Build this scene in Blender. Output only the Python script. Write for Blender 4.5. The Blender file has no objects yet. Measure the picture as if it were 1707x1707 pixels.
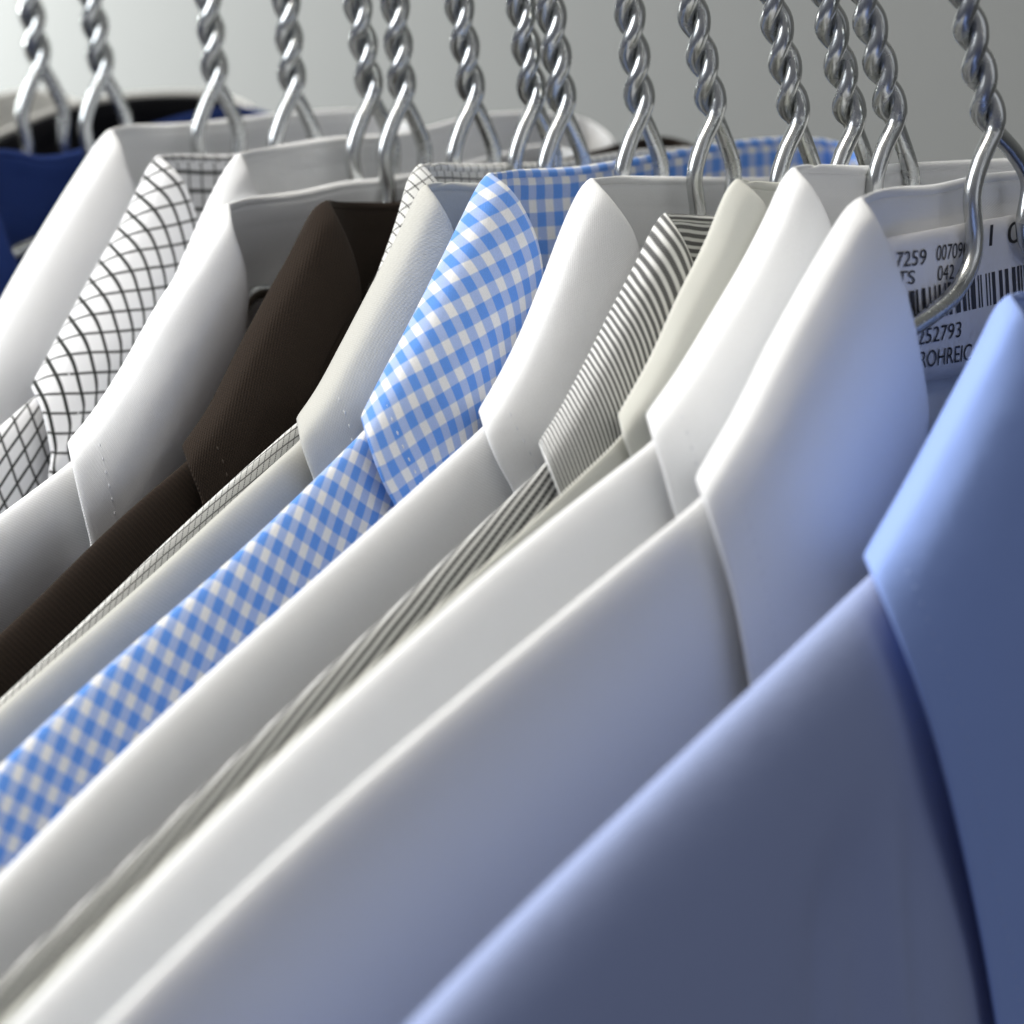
import bpy, math, random
from mathutils import Vector
random.seed(7)
CM = 0.01
scene = bpy.context.scene
COL = scene.collection

# ------------------------------------------------------------------ camera
YAW, PITCH, ROLL, DIST, FPX, HALF = math.radians(40), math.radians(13), math.radians(2), 50.0, 4267.0, 853.5
right = Vector((math.cos(YAW), math.sin(YAW), 0)); fh = Vector((-math.sin(YAW), math.cos(YAW), 0))
FW = fh*math.cos(PITCH) + Vector((0, 0, -math.sin(PITCH))); up0 = right.cross(FW)
RT = right*math.cos(ROLL) - up0*math.sin(ROLL); UP = up0*math.cos(ROLL) + right*math.sin(ROLL)
def ray(px, py): return FW + RT*((px-HALF)/FPX) - UP*((py-HALF)/FPX)
CAM = -ray(HALF, 170)*DIST
def atX(px, py, X):
    d = ray(px, py); return CAM + d*((X-CAM.x)/d.x)
def atY(px, py, Y):
    d = ray(px, py); return CAM + d*((Y-CAM.y)/d.y)
def proj(p):
    q = p-CAM; z = q.dot(FW); return (HALF+FPX*q.dot(RT)/z, HALF-FPX*q.dot(UP)/z)
def depth(p): return (p-CAM).dot(FW)

cd = bpy.data.cameras.new('camera'); cam = bpy.data.objects.new('camera', cd); COL.objects.link(cam)
from mathutils import Matrix
m = Matrix.Identity(4)
for i in range(3):
    m[i][0] = RT[i]; m[i][1] = UP[i]; m[i][2] = -FW[i]; m[i][3] = CAM[i]*CM
cam.matrix_world = m
cd.sensor_width = 36; cd.sensor_fit = 'HORIZONTAL'; cd.lens = 36*FPX/1707
cd.clip_start = 0.02; cd.clip_end = 50
cd.dof.use_dof = True; cd.dof.aperture_fstop = 13.5
scene.camera = cam

# ------------------------------------------------------------------ materials
def new_mat(name):
    m = bpy.data.materials.new(name); m.use_nodes = True
    nt = m.node_tree; b = nt.nodes['Principled BSDF']; return m, nt, b
def N(nt, t, **k):
    n = nt.nodes.new(t)
    for a, v in k.items(): setattr(n, a, v)
    return n
def mth(nt, op, a, b=None, clamp=False):
    n = N(nt, 'ShaderNodeMath', operation=op); n.use_clamp = clamp
    for i, x in enumerate((a, b)):
        if x is None: continue
        if isinstance(x, (int, float)): n.inputs[i].default_value = x
        else: nt.links.new(x, n.inputs[i])
    return n.outputs[0]
def mix(nt, f, a, b):
    n = N(nt, 'ShaderNodeMix', data_type='RGBA')
    for i, x in ((0, f), (6, a), (7, b)):
        if isinstance(x, (int, float)): n.inputs[i].default_value = x
        elif isinstance(x, tuple): n.inputs[i].default_value = (*x, 1)
        else: nt.links.new(x, n.inputs[i])
    return n.outputs[2]
def stripe(nt, c, period, duty, soft=0.04):
    """1 inside the dark part of the stripe, with a slightly soft edge"""
    fr = mth(nt, 'FRACT', mth(nt, 'DIVIDE', c, period))
    d = mth(nt, 'ABSOLUTE', mth(nt, 'SUBTRACT', fr, 0.5))
    return mth(nt, 'MULTIPLY', mth(nt, 'SUBTRACT', duty/2+soft/2, d), 1/soft, clamp=True)
def fabric(name, kind='plain', base=(0.8, 0.8, 0.8), dark=(0.1, 0.1, 0.1), period=0.7, duty=0.5, duty2=None,
           weave=0.05, wv=0.25, tone=0.05, rough=0.85, sheen=0.15, thread=0.0):
    m, nt, b = new_mat(name)
    uv = N(nt, 'ShaderNodeUVMap'); sp = N(nt, 'ShaderNodeSeparateXYZ'); nt.links.new(uv.outputs[0], sp.inputs[0])
    nz = N(nt, 'ShaderNodeTexNoise'); nz.inputs['Scale'].default_value = 0.9; nz.inputs['Detail'].default_value = 2
    nt.links.new(uv.outputs[0], nz.inputs['Vector'])
    wob = mth(nt, 'MULTIPLY', mth(nt, 'SUBTRACT', nz.outputs[0], 0.5), 0.06)
    U = mth(nt, 'ADD', sp.outputs[0], wob); V = mth(nt, 'ADD', sp.outputs[1], wob)
    if kind == 'gingham':
        f = mth(nt, 'POWER', mth(nt, 'MULTIPLY', mth(nt, 'ADD', stripe(nt, U, period, duty), stripe(nt, V, period, duty)), 0.5), 0.72)
        colr = mix(nt, f, base, dark)
    elif kind == 'check':
        a = stripe(nt, V, period, duty, 0.06); c = stripe(nt, U, period, duty2 or duty, 0.06)
        c = mth(nt, 'MULTIPLY', c, 0.97)
        if thread:   # broken hairlines
            a = mth(nt, 'MULTIPLY', a, mth(nt, 'ADD', 0.45, stripe(nt, U, thread, 0.5, 0.3)), clamp=True)
            c = mth(nt, 'MULTIPLY', c, mth(nt, 'ADD', 0.25, stripe(nt, V, thread, 0.5, 0.3)), clamp=True)
        colr = mix(nt, mth(nt, 'MAXIMUM', a, c), base, dark)
    elif kind == 'stripe':
        a = stripe(nt, V, period, duty, 0.18)
        tw = mth(nt, 'MULTIPLY', stripe(nt, mth(nt, 'ADD', U, V), 0.06, 0.5, 0.5), 0.25)
        colr = mix(nt, mth(nt, 'MULTIPLY', a, mth(nt, 'SUBTRACT', 1.0, tw)), base, dark)
    else:
        colr = mix(nt, 0.0, base, base)
    # yarn to yarn variation
    n2 = N(nt, 'ShaderNodeTexNoise'); n2.inputs['Scale'].default_value = 28; n2.inputs['Detail'].default_value = 4
    nt.links.new(uv.outputs[0], n2.inputs['Vector'])
    k = mth(nt, 'ADD', 1-tone/2, mth(nt, 'MULTIPLY', mth(nt, 'SUBTRACT', n2.outputs[0], 0.5), tone*2))
    wvx = mth(nt, 'SINE', mth(nt, 'MULTIPLY', sp.outputs[0], 2*math.pi/weave))
    wvy = mth(nt, 'SINE', mth(nt, 'MULTIPLY', sp.outputs[1], 2*math.pi/weave))
    w = mth(nt, 'MULTIPLY', wvx, wvy)
    k = mth(nt, 'ADD', k, mth(nt, 'MULTIPLY', w, wv*0.22))
    vm = N(nt, 'ShaderNodeVectorMath', operation='SCALE'); nt.links.new(colr, vm.inputs[0]); nt.links.new(k, vm.inputs['Scale'])
    nt.links.new(vm.outputs[0], b.inputs['Base Color'])
    b.inputs['Roughness'].default_value = rough
    b.inputs['Specular IOR Level'].default_value = 0.25
    b.inputs['Sheen Weight'].default_value = sheen; b.inputs['Sheen Roughness'].default_value = 0.5
    # soft unevenness of pressed cloth + weave relief
    tc = N(nt, 'ShaderNodeTexCoord'); n3 = N(nt, 'ShaderNodeTexNoise'); n3.inputs['Scale'].default_value = 55; n3.inputs['Detail'].default_value = 3
    nt.links.new(tc.outputs['Object'], n3.inputs['Vector'])
    b1 = N(nt, 'ShaderNodeBump'); b1.inputs['Strength'].default_value = 0.5; b1.inputs['Distance'].default_value = 0.0013
    nt.links.new(n3.outputs[0], b1.inputs['Height'])
    b2 = N(nt, 'ShaderNodeBump'); b2.inputs['Strength'].default_value = min(1, wv*1.5); b2.inputs['Distance'].default_value = 0.00006
    nt.links.new(w, b2.inputs['Height']); nt.links.new(b1.outputs[0], b2.inputs['Normal'])
    nt.links.new(b2.outputs[0], b.inputs['Normal'])
    return m
def thread_mat(name, c):
    m, nt, b = new_mat(name)
    nz = N(nt, 'ShaderNodeTexNoise'); nz.inputs['Scale'].default_value = 3000
    nt.links.new(mix(nt, nz.outputs[0], tuple(x*0.9 for x in c), c), b.inputs['Base Color'])
    b.inputs['Roughness'].default_value = 0.6; return m

M = {}
M['white'] = fabric('white cotton', base=(0.845, 0.85, 0.86), weave=0.05, wv=0.35, tone=0.08)
M['pale'] = fabric('off white cotton', base=(0.72, 0.71, 0.68), weave=0.035, wv=0.1, tone=0.03)
M['grey_beige'] = fabric('greige oxford', base=(0.53, 0.525, 0.49), weave=0.07, wv=0.13, tone=0.12)
M['ivory'] = fabric('ivory rib cotton', base=(0.61, 0.61, 0.56), weave=0.05, wv=0.35, tone=0.05)
M['brown'] = fabric('dark brown twill', base=(0.027, 0.016, 0.0095), weave=0.085, wv=1.1, tone=0.6, sheen=0.02)
M['black'] = fabric('black cotton', base=(0.006, 0.006, 0.008), weave=0.05, wv=0.2, sheen=0.0)
M['navy'] = fabric('navy ribbed cotton', base=(0.012, 0.036, 0.17), weave=0.09, wv=0.5, tone=0.2, sheen=0.03)
M['check_big'] = fabric('black windowpane on white', 'check', base=(0.82, 0.82, 0.84), dark=(0.018, 0.02, 0.018), period=0.385, duty=0.2, duty2=0.13, weave=0.035, wv=0.15, tone=0.04)
M['check_small'] = fabric('fine black check on white', 'check', base=(0.82, 0.82, 0.8), dark=(0.02, 0.02, 0.02), period=0.235, duty=0.15, duty2=0.14, weave=0.04, wv=0.3, tone=0.05, thread=0.045)
M['gingham'] = fabric('blue gingham', 'gingham', base=(0.86, 0.86, 0.87), dark=(0.13, 0.33, 0.86), period=0.51, duty=0.52, weave=0.04, wv=0.35, tone=0.12)
M['stripe'] = fabric('charcoal and white stripe', 'stripe', base=(0.80, 0.80, 0.79), dark=(0.03, 0.03, 0.033), period=0.135, duty=0.55, weave=0.045, wv=0.3)
M['blue'] = fabric('light blue poplin', base=(0.30, 0.43, 0.86), weave=0.03, wv=0.1, tone=0.03)
M['blue_body'] = fabric('light blue grey poplin', base=(0.35, 0.42, 0.67), weave=0.03, wv=0.1, tone=0.03)
for k_, c_ in dict(white=(0.72, 0.73, 0.77), pale=(0.74, 0.73, 0.7), grey_beige=(0.66, 0.66, 0.63), ivory=(0.74, 0.73, 0.66), brown=(0.05, 0.035, 0.025),
                   black=(0.01, 0.01, 0.012), navy=(0.012, 0.03, 0.13), check_big=(0.82, 0.82, 0.84), check_small=(0.76, 0.76, 0.74),
                   gingham=(0.78, 0.8, 0.86), stripe=(0.7, 0.7, 0.68), blue=(0.42, 0.54, 0.88)).items():
    M['thread_'+k_] = thread_mat(k_+' sewing thread', c_)

def metal():
    m, nt, b = new_mat('zinc plated steel wire')
    tc = N(nt, 'ShaderNodeTexCoord'); nz = N(nt, 'ShaderNodeTexNoise'); nz.inputs['Scale'].default_value = 260; nz.inputs['Detail'].default_value = 5
    nt.links.new(tc.outputs['Object'], nz.inputs['Vector'])
    r = N(nt, 'ShaderNodeMapRange'); r.inputs[3].default_value = 0.2; r.inputs[4].default_value = 0.32
    nt.links.new(nz.outputs[0], r.inputs[0]); nt.links.new(r.outputs[0], b.inputs['Roughness'])
    nt.links.new(mix(nt, nz.outputs[0], (0.46, 0.47, 0.47), (0.66, 0.67, 0.66)), b.inputs['Base Color'])
    b.inputs['Metallic'].default_value = 1.0
    bp = N(nt, 'ShaderNodeBump'); bp.inputs['Strength'].default_value = 0.08; bp.inputs['Distance'].default_value = 0.00004
    nt.links.new(nz.outputs[0], bp.inputs['Height']); nt.links.new(bp.outputs[0], b.inputs['Normal'])
    return m
M['metal'] = metal()
def simple(name, c, rough, bump=0.0, scale=200):
    m, nt, b = new_mat(name)
    nz = N(nt, 'ShaderNodeTexNoise'); nz.inputs['Scale'].default_value = scale; nz.inputs['Detail'].default_value = 4
    tc = N(nt, 'ShaderNodeTexCoord'); nt.links.new(tc.outputs['Object'], nz.inputs['Vector'])
    nt.links.new(mix(nt, nz.outputs[0], tuple(x*0.96 for x in c), c), b.inputs['Base Color'])
    b.inputs['Roughness'].default_value = rough
    if bump:
        bp = N(nt, 'ShaderNodeBump'); bp.inputs['Strength'].default_value = bump; bp.inputs['Distance'].default_value = 0.0005
        nt.links.new(nz.outputs[0], bp.inputs['Height']); nt.links.new(bp.outputs[0], b.inputs['Normal'])
    return m
M['wall'] = simple('painted wall', (0.135, 0.138, 0.135), 0.8, 0.2, 90)
M['paper'] = simple('tag paper', (0.84, 0.83, 0.84), 0.6, 0.1, 400)
M['ink'] = simple('printer ink', (0.02, 0.02, 0.025), 0.5)
M['button'] = simple('shirt button', (0.75, 0.75, 0.73), 0.25)

# ------------------------------------------------------------------ helpers
def link(name, me, parent=None, mat=None):
    o = bpy.data.objects.new(name, me); COL.objects.link(o)
    if parent: o.parent = parent
    if mat: me.materials.append(mat)
    return o
def catmull(pts, n):
    """n+1 points along a smooth curve through pts, evenly spaced by length"""
    P = [Vector(p) for p in pts]
    if len(P) == 2: return [P[0].lerp(P[1], i/n) for i in range(n+1)]
    Q = [P[0]*2-P[1]] + P + [P[-1]*2-P[-2]]
    dense = []
    for i in range(1, len(Q)-2):
        for k in range(24):
            t = k/24; a, b, c, d = Q[i-1], Q[i], Q[i+1], Q[i+2]
            dense.append(0.5*((2*b)+(c-a)*t+(2*a-5*b+4*c-d)*t*t+(3*b-a-3*c+d)*t**3))
    dense.append(P[-1])
    L = [0]
    for a, b in zip(dense, dense[1:]): L.append(L[-1]+(b-a).length)
    out = []; j = 0
    for i in range(n+1):
        s = L[-1]*i/n
        while j < len(L)-2 and L[j+1] < s: j += 1
        u = (s-L[j])/max(1e-9, L[j+1]-L[j]); out.append(dense[j].lerp(dense[j+1], min(1, max(0, u))))
    return out
def sample(curve, t):
    x = min(0.99999, max(0, t))*(len(curve)-1); i = int(x); return curve[i].lerp(curve[i+1], x-i)
def grid_mesh(name, rows, uvs, org, flip=False):
    """rows[i][j] points in cm; uvs the same shape"""
    n, m_ = len(rows), len(rows[0]); vs = [tuple((p-org)*CM) for r in rows for p in r]; fs = []
    for i in range(n-1):
        for j in range(m_-1):
            f = (i*m_+j, i*m_+j+1, (i+1)*m_+j+1, (i+1)*m_+j); fs.append(f[::-1] if flip else f)
    me = bpy.data.meshes.new(name); me.from_pydata(vs, [], fs)
    uvl = me.uv_layers.new(name='UVMap'); flat = [u for r in uvs for u in r]
    for lp in me.loops: uvl.data[lp.index].uv = flat[lp.vertex_index]
    for p in me.polygons: p.use_smooth = True
    return me
def tube_data(path, r, sides=12, closed_ends=True):
    vs, fs = [], []; nrm = None; n = len(path)
    for i, p in enumerate(path):
        t = (path[min(i+1, n-1)]-path[max(i-1, 0)]).normalized()
        if nrm is None:
            nrm = t.orthogonal().normalized()
        nrm = (nrm - t*nrm.dot(t)).normalized(); b = t.cross(nrm)
        for k in range(sides):
            a = 2*math.pi*k/sides; vs.append(p+(nrm*math.cos(a)+b*math.sin(a))*r)
    for i in range(n-1):
        for k in range(sides):
            fs.append((i*sides+k, i*sides+(k+1) % sides, (i+1)*sides+(k+1) % sides, (i+1)*sides+k))
    if closed_ends:
        fs.append(tuple(range(sides))[::-1]); fs.append(tuple((n-1)*sides+k for k in range(sides)))
    return vs, fs
def merge_mesh(name, chunks, org):
    vs, fs = [], []
    for v, f in chunks:
        o = len(vs); vs += [tuple((p-org)*CM) for p in v]; fs += [tuple(i+o for i in q) for q in f]
    me = bpy.data.meshes.new(name); me.from_pydata(vs, [], fs)
    for p in me.polygons: p.use_smooth = True
    return me
def stitches(name, curve, off, org, parent, mat, step=0.25, dash=0.14, r=0.0145):
    """small thread dashes lying along a curve (cm)"""
    L = 0; chunks = []; acc = 0
    tot = sum((b-a).length for a, b in zip(curve, curve[1:]))
    n = int(tot/step)
    cum = [0]
    for a, b in zip(curve, curve[1:]): cum.append(cum[-1]+(b-a).length)
    def at(s):
        for i in range(len(cum)-1):
            if cum[i+1] >= s: return curve[i].lerp(curve[i+1], (s-cum[i])/max(1e-9, cum[i+1]-cum[i]))
        return curve[-1]
    for k in range(n):
        a, b = at(k*step), at(k*step+dash); mdl = (a+b)/2+off
        chunks.append(tube_data([a+off*0.2, mdl, b+off*0.2], r, 5))
    if chunks: link(name, merge_mesh(name, chunks, org), parent, mat)
def mods(o, thick=0.0, sub=1):
    if thick:
        s = o.modifiers.new('thickness', 'SOLIDIFY'); s.thickness = thick*CM; s.offset = 0; s.use_even_offset = False
    if sub:
        s = o.modifiers.new('smooth', 'SUBSURF'); s.levels = sub; s.render_levels = sub
def circ(q): q = min(1, max(0, q)); return math.sqrt(max(0, 1-(1-q)**2))
def smooth(q): q = min(1, max(0, q)); return q*q*(3-2*q)

# ------------------------------------------------------------------ hangers: where they hang
HJ = [(67, 112, 50), (172, 128, 152), (360, 142, 347), (489, 156, 477), (619, 165, 595), (672, 168, 658), (788, 170, 764), (890, 176, 867),
      (939, 188, 916), (1069, 190, 1047), (1190, 192, 1151), (1328, 205, 1287), (1422, 210, 1377), (1490, 202, 1441), (1653, 216, 1608)]
HP = [atY(x, y, 0) for x, y, _ in HJ]
TX = [p.x for p in HP]

# ------------------------------------------------------------------ shirts
def shirt(name, t, mat, thr, top, sil, fold, edge, ridge, label, prev, nxt, cat='shirt', lw=230, su=0.0, sv=-0.1, bscale=1.0, bv=1.0, vs=1.5, bk=None, ft=None, body_mat=None, wr=1.0, Ls=None, seed=0, folds=None, rw=165):
    """t: place on the rail; the rest are contours, each unprojected at its own place along the rail"""
    rnd = random.Random(seed*13+5)
    b = bk if bk is not None else min(0.8, max(0.22, 0.46*(t-prev)))
    f = ft if ft is not None else min(0.85, max(0.22, 0.46*(nxt-t)))
    P2 = Vector(sil[0]); P3 = atX(*sil[0], t)
    sc = 50/depth(P3)
    org = Vector((t, 0, P3.z-30))
    root = bpy.data.objects.new(name, None); COL.objects.link(root); root.location = org*CM; root.empty_display_size = 0.03
    root['label'] = label; root['category'] = cat; root['group'] = 'dress shirts hanging on the rail'
    body_mat = body_mat or mat
    w = lw*sc
    # hidden continuation of fold and edge to the button and the collar tip
    fe = atX(*sil[0], t+f) + Vector((0, 5.2, -7.2)); te = atX(*sil[-1], t+f) + Vector((0, 3.6, -7.5))
    fe2, te2 = proj(fe), proj(te)
    if fold[-1][1] < fe2[1]-60: fold = fold + [fe2]
    if edge[-1][1] < te2[1]-60: edge = edge + [te2]
    nv, nc = 34, 22
    Fc, Gc, Sc = catmull(fold, 120), catmull(edge, 120), catmull(sil, nc)
    def leaf2(v, c):
        F, G = sample(Fc, v), sample(Gc, v); S = Sc[c]; l0 = Fc[0].lerp(Gc[0], c/nc)
        return F.lerp(G, c/nc) + (S-l0)*(1-v)
    rows = []
    front = []
    for i in range(nv+1):
        v = (i/nv)**1.7; r = []
        for c in range(nc+1):
            p = leaf2(v, c); d = (p-Sc[c]).length
            lift = 0.10*smooth(d/40)
            bow = 0.10*math.sin(math.pi*c/nc)*smooth(d/120)
            r.append(atX(p.x, p.y, t + f*circ(d/w)*0.96 + lift + bow))
        front.append(r)
    # fabric coordinates of the silhouette column
    i0 = nv//3
    U0, V0 = [0.0], [0.0]
    for c in range(nc):
        dS = front[0][c+1]-front[0][c]; rd = (front[i0+4][c]-front[i0][c]).normalized(); a = dS.dot(rd)
        U0.append(U0[-1]+a); V0.append(V0[-1]+vs*math.sqrt(max(1e-6, dS.length_squared-a*a)))
    def col_u(block, start):
        out = [list(start)]
        for i in range(1, len(block)):
            out.append([out[-1][c]+(block[i][c]-block[i-1][c]).length for c in range(len(start))])
        return out
    Uf = col_u(front, U0)
    # back half of the leaf: turns behind along the top edge
    nb = 44
    Tc = catmull(top, nb*3); tl = sum((q-p).length for p, q in zip(Tc, Tc[1:]))
    back = []; crest_b = []
    for j in range(1, nb+1):
        s = (j/nb)**1.6; T = sample(Tc, s); d = s*tl
        endr = smooth((s-0.88)/0.12)
        xb = t - b*circ(d/(95*sc))*(1-endr) + endr*f*0.6
        cr = atX(T.x, T.y, xb)
        crest_b.append((cr, s, d, xb))
        r = []
        k = smooth(d/(300*sc))
        for c in range(nc+1):
            off = Sc[c]-Sc[0]
            p = Vector((T.x+off.x, T.y+off.y)); q = atX(p.x, p.y, xb-0.10*smooth(c/2))
            q2 = cr + Vector((-0.12*smooth(c/2), 0, -4.6*c/nc))
            r.append(q.lerp(q2, k))
        back.append(r)
    Ub = col_u([front[0]]+back, U0)[1:]
    rows = [r for r in reversed(front)] + back
    uv = [[(Uf[i][c], V0[c]) for c in range(nc+1)] for i in range(nv, -1, -1)] + [[(2*U0[c]-Ub[j][c], V0[c]) for c in range(nc+1)] for j in range(nb)]
    # rounded fold: two rows on the inner side of the crest
    cen = sum((r[0] for r in rows), Vector())/len(rows)
    rows2, uv2 = [], []
    allx = []
    ncr = len(rows)
    for i, r in enumerate(rows):
        a = r[0]
        if i <= nv:
            s = 1-i/nv
            inn = Vector((-0.09, 0.03, -0.02)).lerp(Vector((-0.05, 0.10, -0.03)), 1-smooth(s*3))
        else:
            s = crest_b[i-nv-1][1]
            inn = Vector((-0.05, 0.10, -0.03)).lerp(Vector((0.10, 0.0, -0.03)), smooth(s*6))
            inn = inn.lerp(Vector((0.03, -0.10, -0.03)), smooth((s-0.9)/0.1))
        rows2.append([a+inn+Vector((0, 0, -0.13)), a+inn*0.75] + r); uv2.append([(uv[i][0][0], -0.3), (uv[i][0][0], -0.12)] + uv[i])
    lo = link('collar', grid_mesh('collar', rows2, uv2, org), root, mat); mods(lo, 0.085, 1)
    # stitching along the leaf edge and the fold
    cs = max(1, int(round(nc*(1-0.62*vs/V0[-1]))))
    stitches('stitching', [r[cs] for r in front[3:]], Vector((0.05, -0.015, 0.0)), org, lo, thr)
    # neckband inside
    band, buv = [], []
    drops = [-0.03, 0.1, 0.34, 0.40, 0.46, 1.2, 2.0, 2.8, 3.3, 3.4, 3.55, 4.1]
    dxs = [-0.006, 0.004, 0.006, -0.012, 0.008, 0.02, 0.03, 0.04, 0.05, 0.0, 0.06, 0.07]
    cl = 0
    stn = [rows2[nv-k][0] for k in range(6, -1, -1)] + [rows2[nv+1+j][0] for j in range(nb)]
    # inner near side pieces first, hidden beneath the leaf
    ph = rnd.random()*6
    for i, a in enumerate(stn):
        if i: cl += (a-stn[i-1]).length
        inner = smooth((i-6)/10)
        rr = []
        for d, dx in zip(drops, dxs):
            wv_ = 0.05*wr*math.sin(cl*0.9+ph+d*0.5)*smooth(d/2)*inner
            rr.append(a+Vector((dx*inner+wv_, 0.02*d*(1-inner), -d)))
        band.append(rr); buv.append([(cl, d) for d in drops])
    bo = link('neckband', grid_mesh('neckband', band, buv, org), root, mat); mods(bo, 0.07, 1)
    stitches('stitching', [r[5]+Vector((0, 0, 0.1)) for r in band[9:]], Vector((0.03, -0.01, 0)), org, bo, thr)
    # far leaf, mirror of the near one, hung from the far end of the fold
    Q = rows[-1][0]; P = front[0][0]
    far = []
    for r in front:
        far.append([Vector((p.x, Q.y-(p.y-P.y), Q.z+(p.z-P.z))) for p in r])
    fo = link('collar', grid_mesh('collar_far', far, [[(Uf[i][c], V0[c]) for c in range(nc+1)] for i in range(nv+1)], org), root, mat); mods(fo, 0.07, 1)
    # ---------------- body
    fb, bb = f*(0.66 if rw > 250 else 0.55), b*0.62
    N0 = Vector(ridge[0]); L2 = Vector(sil[-1])
    ext = [Vector(leaf2(v, int(nc*cc))) for v, cc in ((0.5, .45), (0.3, .5), (0.16, 0.62), (0.07, 0.8))]
    rp = [tuple(e) for e in ext] + ridge
    nr = 70
    Rc = catmull(rp, nr)
    n_e = max(i for i in range(nr+1) if (Rc[i]-N0).length < 25)
    for _ in range(120):
        Rc = [p if (i <= n_e or i == nr) else (Rc[i-1]+Rc[i+1])*0.25+p*0.5 for i, p in enumerate(Rc)]
    # beyond the frame the shoulder runs on, then the sleeve drops
    ds = [0, 3, 8, 16, 28, 44, 66, 95, 130] + ([175, 225, 280] if rw > 200 else [])
    br, bu = [], []; ul = 0; last = None
    base3 = [atX(p.x, p.y, t) for p in Rc]
    vdir = (base3[-1]-base3[-6]).normalized(); tail = []
    q = base3[-1]
    for k in range(1, 9): 
        q = q + vdir*0.7; tail.append(q.copy())
    for k in range(1, 8):
        q = q + Vector((0, -0.35, -0.35*k)); tail.append(q.copy())
    wph = rnd.random()*6
    allp = [(p2, p3) for p2, p3 in zip(Rc, base3)] + [(None, p) for p in tail]
    for p2, p3 in allp:
        if last is not None: ul += (p3-last).length
        last = p3; fr, bkr, fu, bu_ = [], [], [], []
        s3 = 50/max(15, depth(p3)); wpx = rw*s3
        if p2 is None: p2 = Vector(proj(p3))
        lowf = None
        for d in ds:
            e = d*s3*1.0
            yy = p2.y+e
            fr.append(atX(p2.x, yy, t+fb*circ(e/wpx)))
            if d: bkr.append(atX(p2.x, yy, t-bb*circ(e/wpx)))
        topz = fr[0].z
        a, bq = fr[-1], bkr[-1]
        for kk in (1.0, 2.0, 3.2, 4.6, 6.2, 8, 10, 12.5, 15, 18, 22, 26, 30):
            y = a.y
            wr_ = wr*(0.16*math.sin(y*0.55+wph+kk*0.10)+0.09*math.sin(y*1.25+kk*0.3+wph*2))*smooth(kk/8)*min(1, fb/0.4)
            if folds:
                fy = atX(folds[0], folds[1], t).y; g = math.exp(-((y-fy)/1.5)**2)*smooth(kk/2.5)
                wr_ += 0.13*g*(math.sin((y-fy)*5.2+kk*0.22)+0.5*math.sin((y-fy)*8.9-kk*0.5))
                wr_ += -0.28*math.exp(-((y-atX(1310, 1060, t).y)/0.8)**2-((kk-1.2)/1.5)**2)
            fr.append(a+Vector((wr_+0.012*kk, 0, -kk))); bkr.append(bq+Vector((wr_-0.0*kk, 0, -kk)))
        row = list(reversed(bkr))+fr
        zc = len(bkr)
        vv = [0.0]*len(row)
        for j in range(zc+1, len(row)): vv[j] = vv[j-1]+(row[j]-row[j-1]).length
        for j in range(zc-1, -1, -1): vv[j] = vv[j+1]-(row[j]-row[j+1]).length
        br.append(row); bu.append([((ul+su*v_)*bscale, (v_+sv*ul)*bscale*bv) for v_ in vv])
    body = link('body', grid_mesh('body', br, bu, org), root, body_mat); mods(body, 0.0, 1)
    # back yoke hanging below the neckband, seen through the collar opening
    yk, yu = [], []
    for i, r in enumerate(band[6:]):
        a = r[-1]; yk.append([a+Vector((-0.02, 0, 0.35)), a+Vector((-0.04, 0, -0.3)), a+Vector((-0.05, 0, -3)), a+Vector((-0.05, 0, -9)), a+Vector((-0.05, 0, -22))])
        yu.append([(buv[i+6][0][0], 4+d) for d in (0, .6, 3.3, 9.3, 22)])
    y = link('yoke', grid_mesh('yoke', yk, yu, org), root, body_mat); mods(y, 0, 1)
    # far half of the body
    mir = []
    yc = (P.y+Q.y)/2
    for row in br: mir.append([Vector((p.x, 2*yc-p.y, p.z-0.3)) for p in row])
    body2 = link('body', grid_mesh('body_far', mir, bu, org), root, body_mat); mods(body2, 0, 1)
    # top button at the band
    RIDGE.append((label, [p for p in base3]))
    return dict(root=root, org=org, t=t, b=b, f=f)

RIDGE = []
def gen_edge(sil_last, dx=45, dy=110): return [sil_last, (sil_last[0]+dx*0.4, sil_last[1]+dy*0.5), (sil_last[0]+dx, sil_last[1]+dy)]
T = TX
S = []
# far pale shirts and the black one
def far_shirt(name, t, mat, thr, top, P, label, prev, nxt, seed):
    sil = [P, (P[0]-80, P[1]+150), (P[0]-190, P[1]+400)]
    fold = [P, (P[0]+40, P[1]+55), (P[0]+70, P[1]+130)]
    L = sil[-1]
    ridge = [(L[0]+5, L[1]+18), (L[0]-120, L[1]+140), (L[0]-300, L[1]+330)]
    return shirt(name, t, mat, thr, top, sil, fold, gen_edge(L), ridge, label, prev, nxt, seed=seed)
far_shirt('dress_shirt', T[0]-3.4, M['pale'], M['thread_pale'], [(-330, 235), (-250, 205), (-120, 180), (0, 156), (60, 150), (125, 166), (165, 190)], (-330, 235),
          'off white shirt farthest along the rail, only its collar back showing at far left', T[0]-5, T[0]-1.7, 1)
far_shirt('dress_shirt', T[0]-1.7, M['pale'], M['thread_pale'], [(-250, 285), (-150, 262), (-60, 238), (0, 218), (60, 190), (130, 168), (230, 154), (340, 152), (400, 166), (430, 182)], (-250, 285),
          'pale shirt whose curved collar rim shows just above the black shirt', T[0]-3.4, T[0], 2)
far_shirt('dress_shirt', T[0], M['black'], M['thread_black'], [(-200, 300), (-110, 268), (-40, 250), (0, 232), (60, 203), (130, 180), (230, 164), (340, 161), (400, 174), (425, 190)], (-200, 300),
          'black shirt between the pale shirt and the navy shirt at far left', T[0]-1.7, T[1], 3)
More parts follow.
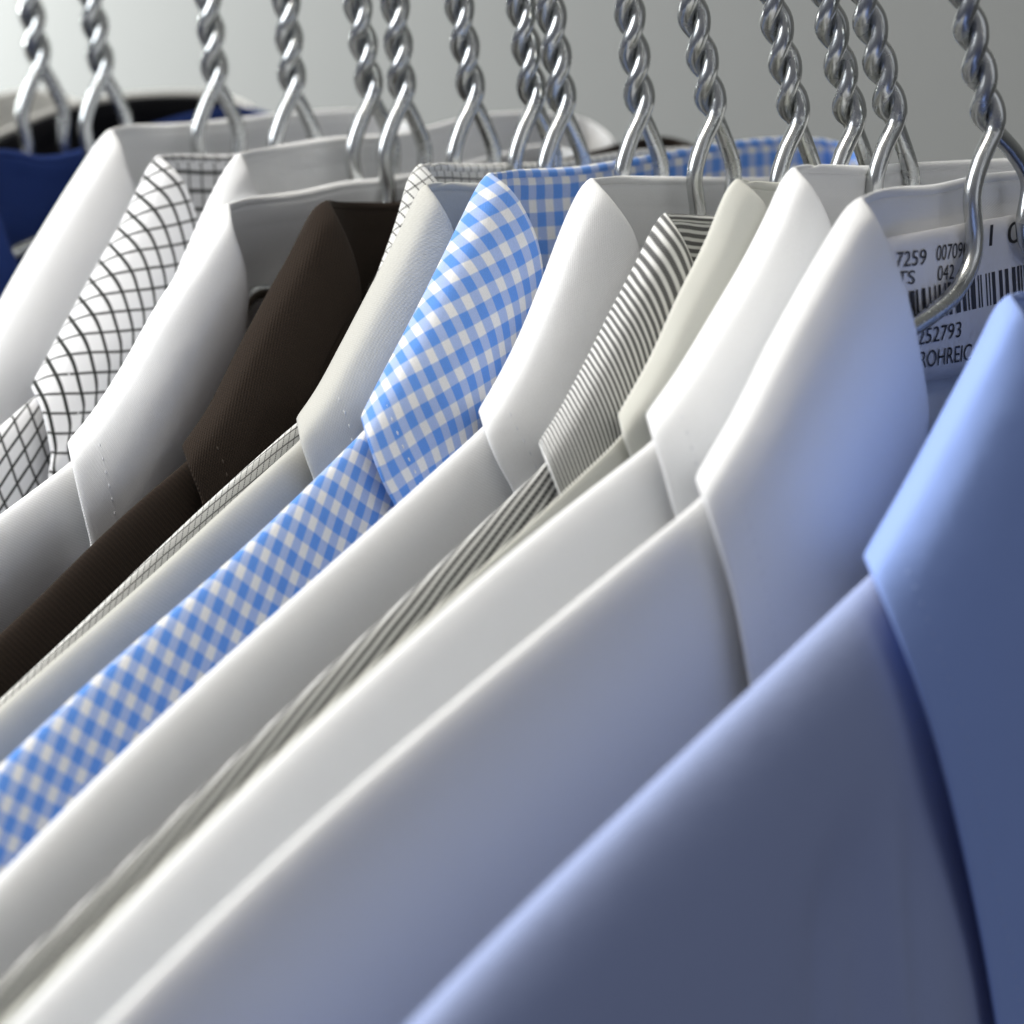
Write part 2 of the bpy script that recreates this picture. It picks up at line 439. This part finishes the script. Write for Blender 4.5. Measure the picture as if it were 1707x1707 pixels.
# navy
shirt('dress_shirt', T[1], M['navy'], M['thread_navy'], [(-45, 268), (-20, 254), (0, 250), (30, 253), (65, 261), (105, 257), (150, 243), (250, 208), (330, 186), (395, 178), (440, 184), (470, 200)],
      [(-45, 268), (-75, 320), (-150, 420), (-250, 510)], [(-45, 268), (-12, 330), (12, 400), (35, 455), (52, 520)], gen_edge((-250, 510)),
      [(-250, 528), (-400, 640), (-560, 770)], 'navy blue ribbed shirt beside the far left white shirt', T[0], T[2], seed=4)
# white 1
shirt('dress_shirt', T[2], M['white'], M['thread_white'], [(183, 216), (210, 209), (280, 207), (350, 202), (455, 190), (520, 186), (590, 183), (650, 192), (700, 210)],
      [(183, 216), (168, 232), (110, 320), (40, 435), (-10, 525), (-90, 680)], [(183, 216), (198, 240), (215, 290), (230, 335), (242, 400)], gen_edge((-90, 680)),
      [(-85, 700), (-200, 810), (-330, 940)], 'white shirt just left of the big black windowpane check shirt', T[1], T[3], seed=5)
# windowpane check
shirt('dress_shirt', T[3], M['check_big'], M['thread_check_big'], [(262, 260), (290, 258), (370, 259), (430, 255), (520, 248), (640, 238), (760, 232), (830, 240)],
      [(262, 260), (246, 285), (205, 370), (160, 450), (105, 550), (52, 648)], [(262, 260), (302, 298), (322, 345), (334, 400), (330, 470), (320, 560)],
      [(52, 648), (70, 690), (85, 760), (100, 850)], [(52, 664), (0, 708), (-90, 790), (-220, 910)], 'white shirt with large black windowpane check', T[2], T[4], su=0.4, sv=-0.37, bscale=0.9, seed=6)
# white 2
shirt('dress_shirt', T[4], M['white'], M['thread_white'], [(398, 256), (420, 250), (440, 247), (490, 238), (560, 228), (640, 224), (700, 214), (746, 202), (800, 191), (869, 186), (915, 188), (962, 195), (1000, 212), (1027, 236)],
      [(398, 256), (378, 282), (348, 338), (310, 424), (272, 510), (222, 605)], [(398, 256), (415, 290), (432, 325), (440, 380)], gen_edge((222, 605)),
      [(222, 660), (150, 740), (60, 830), (-60, 930)], 'white shirt just behind another white one, between the check and the brown', T[3], T[5], seed=7)
# white 3
shirt('dress_shirt', T[5], M['white'], M['thread_white'], [(378, 340), (405, 331), (440, 326), (500, 318), (570, 303), (635, 297), (720, 282), (825, 258), (886, 241), (938, 246), (985, 264)],
      [(378, 340), (358, 368), (318, 428), (262, 512), (208, 608), (155, 690), (112, 742)], [(378, 340), (388, 385), (404, 430), (414, 485), (408, 560), (420, 660)],
      [(112, 742), (122, 790), (136, 850), (150, 905), (175, 1000)], [(118, 768), (60, 812), (0, 856), (-110, 940), (-220, 1030)],
      'white shirt touching the left side of the dark brown shirt, collar corner visible', T[4], T[6], lw=250, seed=8)
# brown
shirt('dress_shirt', T[6], M['brown'], M['thread_brown'], [(545, 335), (570, 337), (600, 338), (668, 336), (760, 318), (900, 276), (1040, 238), (1100, 227), (1150, 236), (1172, 258)],
      [(545, 335), (522, 352), (485, 425), (440, 505), (395, 590), (350, 680), (303, 748)], [(545, 335), (572, 385), (592, 435), (602, 500), (598, 580)],
      [(303, 748), (318, 790), (338, 842), (360, 910)], [(308, 770), (228, 832), (158, 892), (74, 994), (0, 1060), (-120, 1160), (-260, 1280)],
      'dark brown twill shirt, the only brown one', T[5], T[7], su=-0.3, seed=9)
# fine check
shirt('dress_shirt', T[7], M['check_small'], M['thread_check_small'], [(700, 274), (730, 272), (780, 274), (860, 272), (930, 270), (982, 261), (1046, 251), (1108, 247), (1157, 246), (1175, 262)],
      [(700, 274), (682, 300), (662, 372), (614, 500), (562, 600), (512, 692)], [(700, 274), (725, 300), (742, 330), (750, 400)], gen_edge((512, 692)),
      [(488, 709), (415, 773), (351, 822), (292, 885), (246, 927), (190, 990), (100, 1072), (50, 1120), (0, 1164), (-120, 1275), (-260, 1400)],
      'white shirt with fine thin black check, a narrow strip behind the plain grey beige one', T[6], T[8], su=-0.35, sv=0.06, bscale=1.35, bk=0.35, ft=0.45, seed=10)
# grey beige
shirt('dress_shirt', T[8], M['grey_beige'], M['thread_grey_beige'], [(708, 308), (735, 304), (800, 306), (900, 300), (1010, 292), (1120, 285), (1230, 276), (1280, 290)],
      [(708, 308), (692, 335), (662, 400), (615, 490), (568, 580), (530, 650), (494, 702)], [(708, 308), (732, 340), (752, 376), (764, 430), (762, 520)],
      [(494, 702), (502, 745), (524, 806), (545, 870)], [(496, 736), (422, 795), (337, 876), (267, 948), (225, 998), (100, 1082), (0, 1176), (-120, 1285), (-260, 1420)],
      'plain grey beige shirt immediately left of the blue gingham', T[7], T[9], su=0.0, sv=0.0, bk=0.12, seed=11)
# gingham
shirt('dress_shirt', T[9], M['gingham'], M['thread_gingham'], [(815, 289), (850, 284), (870, 283), (950, 279), (1000, 272), (1100, 255), (1200, 238), (1300, 229), (1390, 234), (1425, 246), (1445, 270)],
      [(815, 289), (798, 312), (770, 368), (735, 440), (690, 530), (640, 625), (602, 700)], [(815, 289), (855, 322), (885, 372), (902, 430), (905, 500), (895, 600)],
      [(602, 700), (617, 752), (640, 812), (658, 845), (690, 920)], [(603, 720), (555, 770), (485, 833), (450, 879), (316, 998), (209, 1075), (100, 1174), (0, 1274), (-120, 1390), (-260, 1530)],
      'blue and white gingham shirt', T[8], T[10], su=0.95, sv=-1.13, bscale=0.98, bv=0.62, lw=280, seed=12)
# white 4
shirt('dress_shirt', T[10], M['white'], M['thread_white'], [(985, 298), (1010, 295), (1040, 294), (1120, 295), (1200, 296), (1300, 296), (1400, 290), (1500, 284), (1580, 282), (1610, 300)],
      [(985, 298), (968, 318), (940, 378), (905, 470), (868, 560), (832, 632), (798, 690)], [(985, 298), (1020, 335), (1050, 375), (1064, 410), (1070, 480), (1066, 560)],
      [(798, 690), (815, 742), (838, 790), (852, 815), (885, 900)], [(801, 714), (749, 759), (661, 844), (590, 903), (450, 1030), (299, 1159), (174, 1279), (75, 1373), (0, 1458), (-100, 1560), (-230, 1700)],
      'white shirt between the blue gingham and the charcoal striped shirt', T[9], T[11], lw=250, seed=13)
# stripe
shirt('dress_shirt', T[11], M['stripe'], M['thread_stripe'], [(1108, 356), (1130, 357), (1160, 360), (1200, 360), (1300, 357), (1400, 352), (1500, 345), (1600, 340), (1640, 356)],
      [(1108, 356), (1092, 378), (1062, 440), (1020, 520), (975, 610), (935, 685), (898, 742)], [(1108, 356), (1138, 398), (1156, 440), (1162, 480), (1160, 560)],
      [(898, 742), (914, 782), (932, 828), (955, 890)], [(902, 778), (858, 819), (784, 882), (696, 977), (622, 1047), (548, 1114), (423, 1224), (299, 1349), (174, 1473), (0, 1632), (-100, 1720), (-220, 1830)],
      'charcoal and white narrow striped shirt', T[10], T[12], su=0.0, sv=-0.2, bscale=0.66, vs=1.7, seed=14)
# ivory
shirt('dress_shirt', T[12], M['ivory'], M['thread_ivory'], [(1228, 299), (1250, 301), (1290, 305), (1340, 305), (1450, 303), (1560, 300), (1680, 297), (1720, 310)],
      [(1228, 299), (1210, 325), (1175, 410), (1130, 500), (1085, 600), (1030, 698)], [(1228, 299), (1258, 322), (1280, 352), (1290, 420)],
      [(1030, 698), (1038, 730), (1050, 762), (1075, 830)], [(1028, 733), (973, 789), (931, 831), (850, 905), (737, 1008), (597, 1124), (423, 1289), (299, 1408), (150, 1555), (20, 1685), (-90, 1790), (-200, 1890)],
      'ivory cream shirt, narrow strip right of the charcoal stripes', T[11], T[13], su=-0.9, ft=0.36, seed=15)
# white 5
shirt('dress_shirt', T[13], M['white'], M['thread_white'], [(1322, 279), (1345, 275), (1380, 275), (1440, 277), (1500, 273), (1600, 268), (1707, 264), (1800, 262), (1900, 262), (1940, 285)],
      [(1322, 279), (1306, 300), (1278, 362), (1238, 440), (1190, 522), (1132, 618), (1077, 696)], [(1322, 279), (1358, 320), (1384, 372), (1396, 420), (1402, 520)],
      [(1077, 696), (1090, 742), (1108, 800), (1124, 858), (1160, 960)], [(1084, 737), (991, 796), (920, 848), (797, 960), (662, 1088), (498, 1219), (349, 1366), (199, 1518), (30, 1697), (-70, 1790), (-180, 1900)],
      'white shirt between the ivory shirt and the front white shirt with the barcode tag', T[12], T[14], lw=260, bk=0.26, seed=16)
# white 6 (with the printed tag)
X6 = T[14]; XB = X6+2.3
s6 = shirt('dress_shirt', X6, M['white'], M['thread_white'], [(1434, 330), (1455, 320), (1480, 314), (1510, 311), (1540, 310), (1570, 305), (1600, 298), (1640, 290), (1707, 284), (1850, 272), (1950, 270), (2050, 290)],
      [(1434, 330), (1412, 350), (1375, 410), (1330, 488), (1280, 580), (1225, 690), (1160, 802)], [(1434, 330), (1462, 370), (1492, 430), (1525, 540), (1548, 680), (1552, 800)],
      [(1160, 802), (1188, 885), (1222, 1000), (1250, 1150), (1275, 1300)], [(1160, 836), (1078, 894), (991, 966), (850, 1098), (697, 1209), (548, 1338), (398, 1478), (199, 1677), (60, 1815), (-60, 1940)],
      'white shirt with the printed barcode tag inside its collar', T[13], XB, lw=440, bk=0.7, rw=230, seed=17)
# light blue
shirt('dress_shirt', XB, M['blue'], M['thread_blue'], [(1682, 492), (1695, 488), (1710, 487), (1800, 487), (1950, 480), (2150, 470), (2350, 470), (2400, 500)],
      [(1682, 492), (1664, 510), (1625, 590), (1570, 695), (1510, 808), (1440, 932)], [(1682, 492), (1720, 550), (1755, 640), (1790, 780), (1810, 960)],
      [(1440, 932), (1475, 1012), (1520, 1122), (1562, 1250), (1600, 1400), (1638, 1580), (1668, 1760), (1690, 1900)],
      [(1444, 962), (1350, 1050), (1250, 1148), (1100, 1286), (950, 1433), (850, 1528), (690, 1690), (560, 1830), (430, 1980)],
      'light blue shirt, nearest the camera at the right end', X6, XB+2.2, lw=420, bk=0.7, rw=300, ft=1.35, wr=2.4, body_mat=M['blue_body'], folds=(1385, 1480), seed=18)

# ------------------------------------------------------------------ the printed tag in white 6
org = s6['org']; XT = X6-s6['b']+0.42
def quad_mesh(name, quads, X, parent, mat, dx=0.0):
    vs, fs = [], []
    for q in quads:
        o = len(vs); vs += [tuple((atX(px, py, X+dx)-org)*CM) for px, py in q]; fs.append(tuple(range(o, o+len(q))))
    me = bpy.data.meshes.new(name); me.from_pydata(vs, [], fs); return link(name, me, parent, mat)
nx = 14
tp = []
for j in range(9):
    r = []
    for i in range(nx+1):
        u, v = i/nx, j/8
        px = (1468+330*u)*(1-v)+(1520+300*u)*v; py = (398-60*u)*(1-v)+(640-55*u)*v
        r.append(atX(px, py, XT-0.004*abs(i-7)))
    tp.append(r)
tag = link('paper_tag', grid_mesh('paper_tag', tp, [[(i/10, j/10) for i in range(nx+1)] for j in range(9)], org), s6['root'], M['paper'])
s = tag.modifiers.new('thickness', 'SOLIDIFY'); s.thickness = 0.0002; s.offset = -1
tag['label'] = 'white paper tag with printed numbers and barcode'
def text_mesh(body, x0, y0, height, width, slope, parent, X, lean=0.06):
    cu = bpy.data.curves.new('t', 'FONT'); cu.body = body; cu.size = 1.0
    o = bpy.data.objects.new('t', cu); COL.objects.link(o)
    bpy.context.view_layer.update()
    me0 = bpy.data.meshes.new_from_object(o.evaluated_get(bpy.context.evaluated_depsgraph_get()))
    xs = [v.co.x for v in me0.vertices]; ys = [v.co.y for v in me0.vertices]
    kx = width/(max(xs)-min(xs)); ky = height/0.70; mx = min(xs)
    for v in me0.vertices:
        a, b_ = (v.co.x-mx)*kx, v.co.y*ky
        v.co = (atX(x0+a+b_*lean, y0-slope*a-b_, X)-org)*CM
    me0.name = 'printing'; bpy.data.objects.remove(o); bpy.data.curves.remove(cu)
    return link('printing', me0, parent, M['ink'])
XI = XT+0.025
for tx in [('7259', 1494, 446, 26, 50, 0.10), ('007090', 1561, 435, 26, 52, 0.14), ('TS', 1496, 475, 23, 29, 0.06), ('042', 1563, 468, 25, 27, 0.12),
           ('1 0.', 1649, 410, 36, 62, 0.12), ('6252793', 1518, 578, 26, 84, 0.20), ('ROHREIC', 1533, 614, 28, 86, 0.16)]:
    text_mesh(*tx, tag, XI)
rb = random.Random(3); bars = []; x = 1508.0
while x < 1760:
    wdt = rb.choice((2.2, 2.2, 3.5, 5.5, 7.5)); gap = rb.choice((2.2, 3, 3, 4.5, 6.5))
    yt = lambda X_: 487-0.235*(X_-1512)
    hh = 54
    bars.append([(x, yt(x)), (x+3, yt(x)+hh), (x+3+wdt, yt(x+wdt)+hh), (x+wdt, yt(x+wdt))]); x += wdt+gap
bo = quad_mesh('barcode', bars, XI, tag, M['ink'])

# ------------------------------------------------------------------ hangers
R_, r_ = 0.150, 0.155
def helix(ph, z0, z1, n):
    out = []
    for i in range(n+1):
        z = z0+(z1-z0)*i/n; a = math.radians(-50)+ph+2*math.pi*z/1.52
        out.append(Vector((R_*math.cos(a), R_*math.sin(a), z)))
    return out
Z1 = 6.6
hA, hB = helix(0, 0, Z1, 110), helix(math.pi, 0, Z1, 110)
legA = [Vector(p) for p in [(0, -15.5, -8.0), (0, -15.2, -7.7), (0, -9, -5.0), (0, -4.5, -3.55), (0, -2.8, -3.08), (0, -1.9, -2.88), (0, -1.15, -2.62), (0, -0.68, -2.2), (0, -0.56, -1.75), (0.0, -0.64, -1.05), (0.04, -0.42, -0.48)]]
legB = []
# spread the far leg a little wider, as on the real ones
for q in legB:
    if q.z > -3: q.y *= 1.15
def full(leg, hel):
    return catmull([tuple(p) for p in leg]+[tuple(p) for p in hel[::4]], 330)
TILT = []
for (jx, jy, tx), p in zip(HJ, HP):
    q = atX(tx, 0, p.x); TILT.append(-math.atan2(q.y-p.y, q.z-p.z))
O0 = Vector((0, 0, 0))
# split each wire into its shoulder part and its twisted part
def split(path, r, sd):
    k = max(i for i, p in enumerate(path) if p.z <= 0.02)
    v, f = tube_data(path, r, sd); q = [x for x in f if len(x) == 4]
    lo = [x for x in q if max(x) < (k+1)*sd]; hi = [tuple(i-k*sd for i in x) for x in q if min(x) >= k*sd]
    return (v[:(k+1)*sd], lo), (v[k*sd:], hi)
RI = list(range(2, 17))
# three more hangers just outside the picture: the nearest shirt and the two pale ones at the far end
for X_, ri, dz, tl in ((XB, 17, -1.2, TILT[14]), (T[0]-1.7, 1, 0.0, TILT[0]), (T[0]-3.4, 0, 0.0, TILT[0])):
    HP.append(Vector((X_, 0 if ri == 17 else -1.5, HP[14 if ri == 17 else 0].z+dz))); TILT.append(tl); RI.append(ri); HJ.append(None)
def fitted(i):
    """near and far leg of hanger i, its arm lying under the shoulder of its own shirt"""
    rg = RIDGE[RI[i]][1]; h = HP[i]; th = 0
    fr = sorted(((p.y-h.y)*math.cos(th)+(p.z-h.z)*math.sin(th), -(p.y-h.y)*math.sin(th)+(p.z-h.z)*math.cos(th)) for p in rg)
    def rz(y):
        for (y0, z0), (y1, z1) in zip(fr, fr[1:]):
            if y0 <= y <= y1: return z0+(z1-z0)*(y-y0)/max(1e-6, y1-y0)
        return fr[0][1] if y < fr[0][0] else 9
    arm = []
    y_end = max(-13.5, fr[0][0]+0.3)
    for q_ in (1, 0.8, 0.6, 0.4, 0.25, 0.12, 0):
        y = -3.8+(y_end+3.8)*q_
        z0 = -3.36+(y+3.8)*0.32
        if i == 6: z0 -= (-y-1.5)*0.45
        arm.append(Vector((0, y, z0 if i == 1 else min(z0, rz(y)-0.5))))
    e = arm[0]
    A = [e+Vector((0, -0.15, -0.35)), e] + arm[1:] + [p.copy() for p in legA[4:]]
    if i == 1:
        for q in A:
            if q.z < -2.4: q.z -= 0.5
    B = [Vector((-p.x, -p.y*((2.1 if i == 14 else 0.93) if p.z > -3 else 1), p.z)) for p in A]
    rot = Matrix.Rotation(TILT[i], 3, 'X')
    pa, pb = full(A, [rot @ q for q in hA]), full(B, [rot @ q for q in hB])
    return split(pa, r_, 14), split(pb, r_, 14), e
hk = [Vector((0, 0, Z1-0.3)), Vector((0, 0, Z1+0.6)), Vector((0.1, 0.2, Z1+1.2))]
cz = Z1+3.4
for i in range(0, 19):
    a = math.radians(-78+i*14.5); hk.append(Vector((0, 2.15*math.cos(a)*1.0, cz+2.15*math.sin(a))))
me_hook = merge_mesh('hook', [tube_data(catmull([tuple(p) for p in hk], 80), r_*1.1, 12)], O0)
me_hook.materials.append(M['metal'])
names = ['black', 'navy blue ribbed', 'first plain white shirt right of the navy', 'large windowpane check', 'white shirt directly right of the windowpane check', 'white shirt directly left of the brown',
         'dark brown', 'fine black check', 'grey beige', 'blue gingham', 'white shirt right of the gingham', 'charcoal striped', 'ivory cream', 'white shirt behind the barcode tag shirt', 'white shirt with the barcode tag']
names += ['light blue', 'pale shirt just behind the black one', 'farthest off white']
for i, p in enumerate(HP):
    root = bpy.data.objects.new('wire_hanger', None); COL.objects.link(root); root.empty_display_size = 0.02
    root.location = p*CM
    root.rotation_euler = (0, 0, 0)
    nm = names[i]
    root['label'] = 'twisted chrome wire hanger carrying the '+(nm if 'shirt' in nm else nm+' shirt')
    root['category'] = 'clothes hanger'; root['group'] = 'twisted wire hangers on the rail'
    (a0, a1), (b0, b1), e = fitted(i)
    bar = catmull([tuple(e+Vector((0, -0.15, -0.35))), tuple(e+Vector((0, -0.1, -0.75))), (0, e.y+0.5, e.z-1.0), (0, 0, e.z-1.0), (0, -e.y-0.5, e.z-1.0), (0, -e.y+0.1, e.z-0.75), (0, -e.y+0.15, e.z-0.35)], 60)
    me_sh = merge_mesh('shoulder_wire', [a0, b0, tube_data(bar, r_, 10)], O0)
    me_sh.materials.append(M['metal'])
    me_neck = merge_mesh('twisted_neck', [a1, b1], O0); me_neck.materials.append(M['metal'])
    for nme, me in (('twisted_neck', me_neck), ('shoulder_wire', me_sh), ('hook', me_hook)):
        o = bpy.data.objects.new(nme, me); COL.objects.link(o); o.parent = root
        if nme == 'hook': o.rotation_euler = (TILT[i], 0, 0)

# ------------------------------------------------------------------ wall behind
me = bpy.data.meshes.new('wall'); W0 = 38*CM
me.from_pydata([(-6, W0, -3), (6, W0, -3), (6, W0, 3), (-6, W0, 3)], [], [(0, 1, 2, 3)])
wl = link('wall', me, None, M['wall']); wl['kind'] = 'structure'
wl['label'] = 'plain pale grey wall out of focus behind the hangers'; wl['category'] = 'wall'

# ------------------------------------------------------------------ light
def area(name, loc, target, size, power, color, sy=None):
    ld = bpy.data.lights.new(name, 'AREA'); ld.energy = power; ld.color = color
    ld.shape = 'RECTANGLE'; ld.size = size; ld.size_y = sy or size
    o = bpy.data.objects.new(name, ld); COL.objects.link(o); o.location = loc
    o.rotation_euler = (Vector(target)-Vector(loc)).to_track_quat('-Z', 'Y').to_euler(); return o
Lf = -RT.copy(); Lf.z = 0; Lf.normalize(); Bk = -FW.copy(); Bk.z = 0; Bk.normalize()   # towards the left / towards the viewer
Zz = Vector((0, 0, 1))
area('window_light', Lf*0.85+Bk*0.28+Zz*0.55, (0, 0, -0.05), 0.55, 8.6, (0.90, 0.95, 1.0))
area('ceiling_lamp', Lf*0.42+Bk*0.22+Zz*1.0, tuple(Lf*0.06+Bk*0.1), 0.35, 13.0, (1.0, 0.95, 0.85))
area('wall_wash', (-0.86, 0.06, 0.10), (-0.70, 0.38, 0.02), 0.25, 11.0, (0.97, 1.0, 0.98))  # added light close to the wall, gives it the left-to-right falloff
area('fill_light', -Lf*1.1+Bk*0.75+Zz*0.25, (0.05, -0.05, -0.08), 1.2, 2.5, (0.90, 0.93, 1.0))  # added weak fill from the right, lifts the dark shirt fronts
w = bpy.data.worlds.new('World'); scene.world = w; w.use_nodes = True
nt = w.node_tree; bg = nt.nodes['Background']
tc = N(nt, 'ShaderNodeTexCoord'); sx = N(nt, 'ShaderNodeSeparateXYZ'); nt.links.new(tc.outputs['Generated'], sx.inputs[0])
mr = N(nt, 'ShaderNodeMapRange'); mr.inputs[1].default_value = -0.5; mr.inputs[2].default_value = 0.8
nt.links.new(sx.outputs[2], mr.inputs[0])
nt.links.new(mix(nt, mr.outputs[0], (0.10, 0.115, 0.19), (0.45, 0.45, 0.45)), bg.inputs[0]); bg.inputs[1].default_value = 0.56

# focus on the gingham collar
fp = atX(620, 700, T[9]); cd.dof.focus_distance = (depth(fp)+1.6)*CM
scene.render.engine = 'CYCLES'
scene.render.resolution_x = scene.render.resolution_y = 1024
vs_ = scene.view_settings; vs_.view_transform = 'Standard'; vs_.look = 'None'; vs_.exposure = 0; vs_.gamma = 1
print('T', [round(x, 1) for x in T], 'focus', depth(fp))
